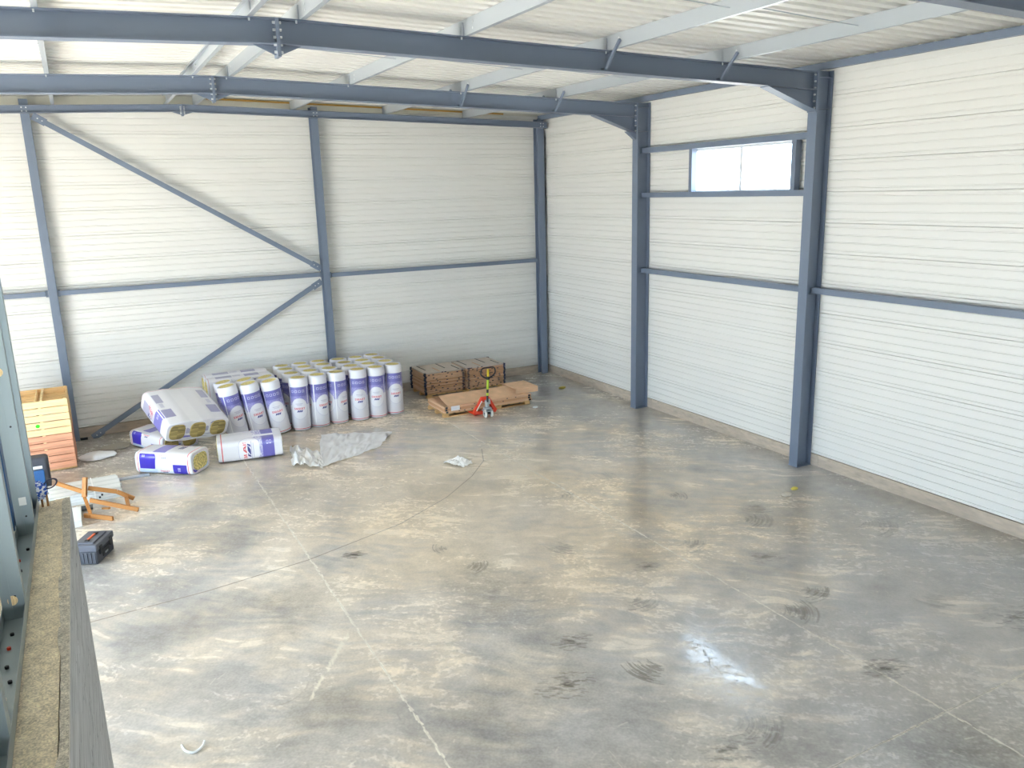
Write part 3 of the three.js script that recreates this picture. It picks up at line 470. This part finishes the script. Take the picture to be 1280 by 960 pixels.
// ---------------------------------------------------------------- flat cartons in the big stack
function palletAt(label, x, z, L, Wd, mid = 0, y0 = 0) {
  const t = thing('wood_pallet', label, 'pallet', [x, y0, z]);
  for (const k of [-1, 0, 1]) { part('skid', bx(L, 0.02, 0.1, 0, 0.01, k * (Wd / 2 - 0.05)), M.pallet, t); for (const q of [-1, 0, 1]) part('block', bx(0.14, 0.05, 0.1, q ? q * (L / 2 - 0.07) : mid, 0.045, k * (Wd / 2 - 0.05)), M.pallet, t); }
  for (let i = 0; i < 8; i++) part('deck_board', bx(L / 8 - 0.04, 0.02, Wd, -L / 2 + (i + 0.5) * L / 8, 0.08, 0), M.pallet, t);
  return t;
}
palletAt('low wooden pallet under the tall stack of flat cartons', -3.07, 0.62, 2.2, 1.0);
const ORD = ['first', 'second', 'third', 'fourth', 'fifth', 'sixth', 'seventh', 'eighth', 'ninth', 'tenth', 'eleventh', 'twelfth', 'thirteenth'];
{ const h = 0.041, L = 1.09, Wd = 1.0, gB = rb(L, h - 0.012, Wd, 0.008, 0, 0, 0, 2), gCap = bx(0.045, h * 0.8, 0.07), gTab = bx(0.06, h * 0.55, 0.008), gDot = bx(0.045, 0.02, 0.006);
  for (let i = 0; i < 14; i++) for (const s of [-1, 1]) {
    const x = -3.07 + s * (L / 2 + 0.03) + rr(-0.014, 0.014), z = 0.62 + rr(-0.018, 0.018), top = i === 13;
    const t = thing('flat_carton', top ? (s < 0 ? 'top flat carton of the tall stack with grey tape bars, on the rolls side' : 'top flat carton of the tall stack with grey tape bars, on the corner side') : (s < 0 ? `flat brown carton, ${ORD[i]} from the pallet, in the stack half nearer the rolls` : `flat brown carton, ${ORD[i]} from the pallet, in the stack half nearer the corner`), 'carton', [x, 0.0915 + i * h, z], 0, s < 0 ? 'stacked flat cartons nearer the rolls' : 'stacked flat cartons nearer the corner');
    part('body', gB, top ? M.cardTop : rnd() < 0.5 ? M.card : M.card2, t).position.y = h / 2;
    for (const sx of [-1, 1]) for (const sz of [-1, 1]) { if (sx * s < 0) { const c = part('corner_guard', gTab, rnd() < 0.6 ? M.navy : M.rubber, t); c.position.set(sx * (L / 2 - rr(0.03, 0.06)), h / 2, sz * (Wd / 2 + 0.003)); } else { const c = part('corner_guard', gCap, rnd() < 0.75 ? M.navy : M.rubber, t); c.position.set(sx * (L / 2 + 0.004), h / 2, sz * (Wd / 2 - 0.015)); } }
    for (let k = 0; k < 4; k++) if (rnd() < 0.7) part('clip', gDot, rnd() < 0.6 ? M.navy : M.black, t).position.set(rr(-0.45, 0.45), h / 2, Wd / 2 + 0.0025);
    if (top) for (let k = 0; k < 4; k++) part('tape_bar', bx(0.03, 0.004, k % 2 ? 0.5 : 0.62, -0.4 + k * 0.27, h + 0.001, k % 2 ? 0.2 : -0.15).rotateY(0), k === 1 ? M.card2 : M.rubber, t);
  } }
// low pallet load in front of it
palletAt('low wooden pallet carrying the short carton stack by the pallet truck', -3.38, 2.52, 2.3, 0.98, 0.3);
{ const h = 0.055, gB = rb(2.32, h - 0.004, 1.0, 0.004, 0, 0, 0, 1);
  for (let i = 0; i < 3; i++) { const t = thing('long_carton', `long flat carton, ${['lowest', 'middle', 'uppermost'][i]} of three on the low pallet`, 'carton', [-3.36 + rr(-0.02, 0.02), 0.0915 + i * h, 2.52], 0, 'long cartons on the low pallet');
    part('body', gB, i % 2 ? M.card2 : M.card, t).position.y = h / 2;
    for (const sx of [-1, 1]) part('corner_guard', bx(0.05, h * 0.7, 0.02, sx * 1.1, h / 2, 0.508), sx > 0 ? M.black : M.rubber, t);
    for (let k = 0; k < 3; k++) part('clip', bx(0.03, 0.018, 0.005, rr(-0.9, 0.9), h / 2, 0.5025), M.rubber, t); }
  const lid = thing('cardboard_lid', 'long folded cardboard cover lying open over the low pallet load', 'cardboard', [-3.2, 0.257, 2.5]);
  part('front_slope', prism([[0.49, 0.002], [-0.05, 0.135], [-0.05, 0.141], [0.49, 0.008]], 2.1, 'x').translate(-1.22, 0, 0), M.card, lid);
  part('rear_slope', prism([[-0.05, 0.135], [-0.46, 0.03], [-0.46, 0.036], [-0.05, 0.141]], 2.1, 'x').translate(-1.22, 0, 0), M.card2, lid);
  part('box_end', [bx(0.62, 0.006, 0.72, 0.94, 0.142, 0.06), bx(0.62, 0.13, 0.006, 0.94, 0.076, 0.42), bx(0.62, 0.13, 0.006, 0.94, 0.076, -0.30), bx(0.006, 0.13, 0.72, 1.247, 0.076, 0.06)], M.card, lid);
  part('clear_tape', bx(0.22, 0.11, 0.006, -1.03, -0.06, 0.53), M.filmPlain, lid); }

// ---------------------------------------------------------------- pallet truck
{ const t = thing('pallet_truck', 'red hand pallet truck with black looped handle, forks under the low pallet', 'pallet truck', [-3.62, 0, 3.32]);
  for (const s of [-1, 1]) { part('fork', [rb(0.13, 0.04, 1.1, 0.012, s * 0.19, 0.046, -0.55), bar([s * 0.19, 0.05, 0], [s * 0.19, 0.10, 0.08], 0.13, 0.04)], M.red, t); const w = part('fork_wheel', cyl(0.02, 0.07, s * 0.19, 0.0205, -0.8, 'x', 14), M.wheel, t); }
  part('frame', [bar([-0.275, 0.08, 0.0], [-0.07, 0.42, 0.04], 0.09, 0.07), bar([0.275, 0.08, 0.0], [0.07, 0.42, 0.04], 0.09, 0.07), rb(0.56, 0.07, 0.09, 0.015, 0, 0.085, 0.02), rb(0.2, 0.12, 0.09, 0.02, 0, 0.40, 0.04)], M.red, t);
  part('stripe', bar([-0.235, 0.155, 0.056], [-0.10, 0.375, 0.078], 0.05, 0.012).translate(0, 0, 0.01), M.white, t);
  part('pump', [cyl(0.05, 0.24, 0, 0.27, 0.14, 'y', 16), rb(0.17, 0.07, 0.14, 0.02, 0, 0.2, 0.16), cyl(0.03, 0.12, 0.05, 0.36, 0.16, 'y', 12), rb(0.2, 0.03, 0.22, 0.012, 0, 0.155, 0.16)], M.grey, t);
  for (const s of [-1, 1]) { const w = part('steer_wheel', new THREE.TorusGeometry(0.068, 0.026, 12, 24).rotateY(Math.PI / 2).scale(1.1, 1, 1).translate(s * 0.075, 0.094, 0.2), M.wheel, t); part('hub', cyl(0.055, 0.045, s * 0.075, 0.094, 0.2, 'x', 18), M.grey, w); }
  part('axle', [cyl(0.02, 0.2, 0, 0.094, 0.2, 'x', 10), bx(0.06, 0.1, 0.06, 0, 0.13, 0.2)], M.black, t);
  const a = [0, 0.36, 0.17], b = [0, 0.93, 0.24], at = (k) => a.map((v, i) => v + (b[i] - v) * k);
  part('tiller', rod(a, b, 0.026, 14), M.black, t);
  part('tiller_sticker', [rod(at(0.55), at(0.97), 0.0275, 14), rod(at(0.28), at(0.4), 0.0275, 14)], M.lime, t);
  part('handle', tube([[0, 0.92, 0.24], [-0.13, 0.99, 0.25], [-0.18, 1.05, 0.257], [-0.172, 1.15, 0.265], [-0.13, 1.185, 0.27], [0, 1.19, 0.272], [0.13, 1.185, 0.27], [0.172, 1.15, 0.265], [0.18, 1.05, 0.257], [0.13, 0.99, 0.25], [0, 0.92, 0.24]], 0.017, 10, 90), M.black, t);
  part('grip_block', rb(0.07, 0.08, 0.06, 0.015, 0, 0.94, 0.242), M.black, t);
  part('lever', [bar([0, 0.97, 0.25], [0, 1.15, 0.268], 0.045, 0.03)], M.yellow, t); part('control_lever', bar([0.02, 1.06, 0.27], [0.11, 1.07, 0.275], 0.012, 0.012), M.black, t); }

// ---------------------------------------------------------------- plastic sheet, rag and small litter
function cloth(pts, nu, nv, h, rough, s) {                   // four corners on the floor, rippled
  const g = new THREE.PlaneGeometry(1, 1, nu, nv), p = g.attributes.position, [A, B, C, Dd] = pts;
  for (let i = 0; i < p.count; i++) { const u = p.getX(i) + 0.5, v = p.getY(i) + 0.5, e = Math.min(u, v, 1 - u, 1 - v); const x = (A[0] * (1 - u) + B[0] * u) * (1 - v) + (Dd[0] * (1 - u) + C[0] * u) * v, z = (A[1] * (1 - u) + B[1] * u) * (1 - v) + (Dd[1] * (1 - u) + C[1] * u) * v; const w = fbm(u * rough + s, v * rough * 0.8, 3, 7 + s), f = Math.abs(fbm(u * rough * 1.7 + 4, v * rough * 0.5 + s, 2, 3 + s) - 0.5) * 2; p.setXYZ(i, x + (vn(u * 9, v * 9, s) - 0.5) * 0.05, 0.008 + h * Math.max(0, (w - 0.35) * 0.9 + f * 0.7) * (0.5 + Math.min(1, e * 6) * 0.5), z + (vn(u * 9 + 5, v * 9, s) - 0.5) * 0.05); }
  g.computeVertexNormals(); return g;
}
M.sheet = phys('#fbfbfb', 0.4, { transmission: 0.06, thickness: 0, side: THREE.DoubleSide, clearcoat: 0.3 });
{ const t = thing('plastic_sheet', 'crumpled translucent plastic sheet spread on the floor before the rolls', 'plastic sheet', [-7.3, 0, 3.7]);
  wpart('spread_film', cloth([[-8.0, 5.02], [-6.6, 4.42], [-5.95, 3.45], [-7.35, 2.8]], 60, 40, 0.07, 6, 1), M.sheet, t);
  wpart('folded_film', cloth([[-8.42, 4.6], [-7.92, 5.08], [-7.7, 4.1], [-8.15, 3.3]], 40, 40, 0.20, 4, 3), M.sheet, t); }
tag(part('white_rag', cloth([[-5.86, 6.02], [-5.62, 6.5], [-5.32, 6.32], [-5.5, 5.9]], 36, 36, 0.14, 4, 5), std('#fbf9f5', 0.9, { side: THREE.DoubleSide })), 'crumpled white rag lying alone on the open floor', 'rag');
tag(part('cable_tie', tube([[-11.29, 0.012, 12.40], [-11.27, 0.012, 12.5], [-11.2, 0.012, 12.57], [-11.12, 0.02, 12.53], [-11.09, 0.03, 12.47]], 0.011, 8, 30), M.white), 'small curved white plastic strip on the floor near the low concrete wall', 'plastic strip');
function chunk(r, sx, sy, sz, s) { const g = new THREE.IcosahedronGeometry(r, 2), p = g.attributes.position; for (let i = 0; i < p.count; i++) { const k = 0.8 + 0.5 * vn(p.getX(i) / r * 2 + s, p.getY(i) / r * 2 + p.getZ(i) / r * 1.7 + s, 4); p.setXYZ(i, p.getX(i) * k * sx, p.getY(i) * k * sy, p.getZ(i) * k * sz); } g.computeVertexNormals(); return g; }
for (const [x, z, r, m, l] of [[-1.25, 10.55, 0.05, std('#dccf62', 0.9), 'yellow foam crumb on the floor near the window column'], [-1.6, 10.70, 0.075, std('#cfc8bb', 0.9), 'pale plaster lump on the floor near the window column'], [-0.75, 2.1, 0.07, std('#c5b04c', 0.9), 'flat yellow scrap on the floor between truck and corner post'], [-2.3, 3.4, 0.045, M.white, 'tiny white scrap on the floor beside the pallet truck']]) { const o = part('floor_scrap', chunk(r, 1.3, 0.45, 0.8, x), m); o.position.set(x, r * 0.4, z); tag(o, l, 'scrap'); }
tag(part('clear_film', chunk(0.2, 1.5, 0.4, 0.9, 4).translate(-11.75, 0.075, 1.95), M.sheet), 'crumpled clear film lump on the floor beside the wooden crates', 'plastic film');
tag(part('grey_rag', chunk(0.22, 1.3, 0.2, 0.8, 9).translate(-11.45, 0.04, 1.35), std('#9d988c', 0.95)), 'flat grey dusty bag on the floor behind the clear film lump', 'bag');
tag(part('steel_pin', cyl(0.028, 0.14, -11.97, 0.05, 0.33, 'x', 10), M.black), 'short black rubber stopper at the foot of the crates post', 'stopper');

// ---------------------------------------------------------------- tool case
{ const t = thing('tool_case', 'dark grey plastic tool case with an orange handle on the floor', 'tool case', [-11.92, 0, 7.2], 1.12);
  const L = 0.53, W = 0.34;
  part('body', [rb(L, 0.2, W, 0.02, 0, 0.11, 0), rb(L * 0.9, 0.04, W * 0.9, 0.01, 0, 0.03, 0)], M.charcoal, t);
  part('lid', [rb(L + 0.03, 0.1, W + 0.03, 0.02, 0, 0.26, 0), rb(L * 0.8, 0.03, W * 0.7, 0.012, 0, 0.315, 0)], std('#5b5e68', 0.6), t);
  part('handle', rb(0.22, 0.025, 0.035, 0.01, -0.02, 0.337, 0), M.orange, t); part('handle_mount', [rb(0.05, 0.03, 0.06, 0.008, -0.15, 0.333, 0), rb(0.05, 0.03, 0.06, 0.008, 0.12, 0.333, 0)], M.black, t);
  for (const x of [-0.16, 0.16]) part('latch', rb(0.07, 0.13, 0.03, 0.008, x, 0.2, W / 2 + 0.012), M.black, t);
  part('front_panel', rb(0.2, 0.12, 0.02, 0.008, 0, 0.12, W / 2 + 0.004), M.black, t); part('badge', bx(0.09, 0.03, 0.004, 0, 0.1, W / 2 + 0.015), M.grey, t);
  for (let i = 0; i < 6; i++) part('rib', rb(0.016, 0.16, 0.016, 0.004, -L / 2 - 0.002, 0.11, -0.14 + i * 0.056), std('#4d5059', 0.7), t); }

// ---------------------------------------------------------------- bundle of white profiles, trestle, carton, bag
{ const t = thing('profile_bundle', 'strapped bundle of white metal profiles on the floor near the crates', 'profile bundle', [-12.0, 0, 4.25], 0.06);
  for (let j = 0; j < 4; j++) for (let i = 0; i < 10; i++) part('profile', rb(1.12 + rr(-0.03, 0.03), 0.046, 0.076, 0.006, rr(-0.015, 0.015), 0.025 + j * 0.048, -0.36 + i * 0.08, 1), (i + j) % 3 ? M.white : std('#d6d9d6', 0.45), t);
  part('strap', [bx(0.022, 0.006, 0.83, 0.13, 0.2, 0), bx(0.022, 0.2, 0.006, 0.13, 0.1, 0.415), bx(0.022, 0.2, 0.006, 0.13, 0.1, -0.415)], M.strap, t);
  part('end_clip', [bx(0.03, 0.03, 0.02, 0.2, 0.07, 0.41), bx(0.03, 0.03, 0.02, 0.24, 0.11, 0.41)], M.black, t);
  tag(part('metal_strip', span(-12.5, -10.9, 0, 0.025, 3.55, 3.68), M.galv), 'long flat grey metal strip on the floor behind the white profiles', 'strip'); }
{ const t = thing('wooden_trestle', 'collapsed brown wooden trestle lying over the white profiles', 'trestle', [-11.8, 0, 5.0]);
  const b = (p, q, w = 0.035, h = 0.07) => wpart('batten', bar(p, q, w, h), M.woodBrown, t);
  b([-12.42, 0.30, 4.15], [-12.0, 0.28, 4.85]); b([-12.0, 0.24, 5.0], [-11.95, 0.56, 4.92], 0.07, 0.05);
  b([-11.93, 0.36, 4.92], [-11.5, 0.22, 4.95]); b([-11.5, 0.22, 4.95], [-11.25, 0.05, 4.98]);
  b([-11.92, 0.25, 5.25], [-11.22, 0.045, 5.58]); b([-12.03, 0.06, 5.42], [-11.62, 0.045, 5.78]); b([-11.37, 0.1, 4.98], [-11.36, 0.08, 5.4], 0.06, 0.03);
  b([-12.02, 0.28, 4.85], [-11.93, 0.06, 5.52], 0.05, 0.03); b([-11.75, 0.05, 5.2], [-11.65, 0.1, 5.4], 0.04, 0.03); }
tag(part('ribbed_carton', Array.from({ length: 9 }, (_, i) => rb(0.26, 0.11, 0.078, 0.008, 0, 0.056, -0.32 + i * 0.08, 1)), M.white), 'narrow white ribbed carton on the floor between trestle and tool case', 'carton').position.set(-12.2, 0, 5.42);
tag(part('dark_board', rb(0.5, 0.03, 0.2, 0.006, -12.15, 0.015, 4.92), M.rubber), 'dark flat board under the wooden trestle', 'board');
{ const t = thing('tool_bag', 'dark grey bag with a blue front standing before the wooden crates', 'bag', [-12.72, 0, 3.3]);
  part('body', rb(0.36, 0.62, 0.3, 0.06, 0, 0.31, 0), M.charcoal, t); part('front_pocket', rb(0.24, 0.34, 0.06, 0.02, -0.02, 0.22, 0.16), M.blueFilm, t); part('label_strip', bx(0.2, 0.05, 0.01, -0.02, 0.44, 0.152), M.white, t); }

// ---------------------------------------------------------------- low concrete wall with metal studs
const WY = 4.09, WE = 16.82, WXR = -11.686, WXL = -11.86;
const partition = struct('wall_partition');
M.concSide = std('#fff', 0.8, { map: noiseTex(1024, 512, (u, v) => { const s = fbm(u * 5, v * 60, 3, 70) - 0.5, b = fbm(u * 14, v * 14, 3, 71) - 0.5, cr = Math.abs(fbm(u * 4, v * 20 + fbm(u * 9, v * 9, 2, 72), 3, 73) - 0.5); const t = 1 + s * 0.22 + b * 0.14 - (cr < 0.012 ? 0.25 : 0); return [176 * t, 176 * t, 176 * t]; }) });
M.concTop = std('#fff', 0.95, { map: noiseTex(512, 512, (u, v) => { const s = fbm(u * 12, v * 12, 4, 75) - 0.5, b = fbm(u * 110, v * 110, 3, 76) - 0.5; const t = 1 + s * 0.2 + b * 0.42; return [226 * t, 214 * t, 188 * t]; }) });
M.concEdge = std('#fff', 0.95, { map: noiseTex(512, 512, (u, v) => { const s = fbm(u * 20, v * 20, 4, 78) - 0.5, b = vn(u * 160, v * 160, 79) - 0.5; const t = 1 + s * 0.35 + b * 0.35; return [204 * t, 198 * t, 184 * t]; }) });
part('wall_body', worldUV(span(WXL, WXR, 0, WY - 0.012, WE, 25.9), (x, y, z) => z / 1.2 + x, (x, y) => y / 0.6), M.concSide, partition);
function roughTop(x0, x1, y, amp, f, m, name) {
  const g = new THREE.BoxGeometry(x1 - x0, 0.03, 9.0, Math.round((x1 - x0) / 0.004), 1, 700), p = g.attributes.position, uv = g.attributes.uv;
  for (let i = 0; i < p.count; i++) { const x = p.getX(i) + (x0 + x1) / 2, z = p.getZ(i) + WE + 4.5; let yy = p.getY(i); if (yy > 0) yy += (fbm(x * f, z * f, 4, 81) - 0.5) * amp; const ed = p.getX(i) < -(x1 - x0) / 2 + 1e-4 ? (vn(z * 9, 3, 82) - 0.5) * 0.014 : 0; p.setXYZ(i, x + ed, y - 0.015 + yy, z); uv.setXY(i, x * 3, z * 3); }
  g.computeVertexNormals(); return part(name, g, m, partition);
}
roughTop(WXL + 0.005, WXR - 0.02, WY, 0.014, 30, M.concTop, 'mortar_top');
roughTop(WXR - 0.022, WXR - 0.0005, WY + 0.002, 0.008, 60, M.concEdge, 'wall_edge');
const track = thing('stud_track', 'galvanised floor track screwed along the top of the low concrete wall', 'track', [-11.8, WY, 18]);
{ const x0 = -11.83, x1 = -11.779; wpart('channel', [span(x0, x1, WY + 0.006, WY + 0.008, WE + 0.03, 21), span(x0, x0 + 0.0015, WY + 0.006, WY + 0.042, WE + 0.03, 21), span(x1 - 0.0015, x1, WY + 0.006, WY + 0.042, WE + 0.03, 21)], M.galvStud, track);
  for (const [z, m] of [[17.28, M.black], [17.36, M.red], [17.44, M.black], [17.83, M.black], [17.9, M.red], [17.99, M.black], [18.06, M.black], [18.13, M.sealant]]) wpart('screw', cyl(0.0045, 0.006, rr(-11.82, -11.795), WY + 0.011, z, 'y', 8), m, track); }
function stud(z, label, hole, sticker) {
  const t = thing('metal_stud', label, 'stud', [-11.804, WY + 0.008, z], 0, 'metal wall studs'), x0 = -0.0235, x1 = 0.0235, h = 2.75, f = -0.04;
  part('web', bx(x1 - x0, h, 0.0016, 0, h / 2, 0), M.galvStud, t);
  for (const s of [-1, 1]) { part('flange', bx(0.0016, h, 0.04, s * x1, h / 2, f / 2), M.galvStud, t); part('lip', bx(0.007, h, 0.0016, s * (x1 - 0.0035), h / 2, f), M.galvStud, t); }
  part('stiffening_bead', bx(0.006, h, 0.002, -0.006, h / 2, 0.0012), M.galvStud, t);
  for (const y of [0.06, 0.35]) part('punch_hole', cyl(0.003, 0.0012, 0.006, y, 0.0014, 'z', 10), M.black, t);
  if (hole) part('service_hole', cyl(0.013, 0.001, 0.0, hole, 0.0016, 'z', 20).scale(0.85, 1, 1), M.woodYellow, t);
  if (sticker) part('sticker', bx(0.02, 0.026, 0.001, 0.003, sticker, 0.0018), M.white, t);
  return t;
}
stud(16.90, 'metal stud at the very end of the low concrete wall');
stud(17.14, 'metal stud with a white sticker and a service hole near the wall end', 0.52, 0.11);
stud(17.74, 'metal stud with a flattened oval punch mark at its foot', 0.05);
stud(18.33, 'metal stud next after the one with the punch mark, further from the wall end');
stud(18.93, 'metal stud beside the viewing spot on the low concrete wall');
tag(part('top_track', [span(-11.83, -11.779, WY + 2.76, WY + 2.764, WE + 0.03, 21)], M.galvStud), 'galvanised head track above the metal studs', 'track');
tag(part('blue_sheet', rb(0.018, 2.2, 0.24, 0.004, -11.847, WY + 1.11, 16.98), M.blueFilm), 'tall narrow blue board standing behind the metal studs', 'board');
// blue patterned bundle with a wire loop and two pegs at the wall end
{ const t = thing('cloth_bundle', 'blue and white patterned cloth bundle with a dark wire loop on the wall end', 'cloth', [-11.765, WY, 16.86]);
  M.blueCloth = std('#fff', 0.9, { map: noiseTex(128, 128, (u, v) => (vn(u * 26, v * 26, 90) > 0.5 ? [52, 92, 190] : [226, 230, 238])) });
  part('cloth', chunk(0.03, 0.8, 1.1, 0.8, 2).translate(-0.012, 0.056, 0.0), M.blueCloth, t);
  part('wire_loop', new THREE.TorusGeometry(0.019, 0.0028, 8, 28).scale(1.15, 0.75, 1).rotateZ(0.5).translate(0.028, 0.075, 0.0), M.navy, t);
  for (const [x, h] of [[-0.004, 0.042], [0.012, 0.05]]) part('peg', cyl(0.0035, h, x, h / 2 - 0.002, 0.006, 'y', 8), M.woodBrown, t); }

scene.traverse((o) => { if (o.isMesh) { o.castShadow = true; o.receiveShadow = true; } });
renderer.render(scene, camera);
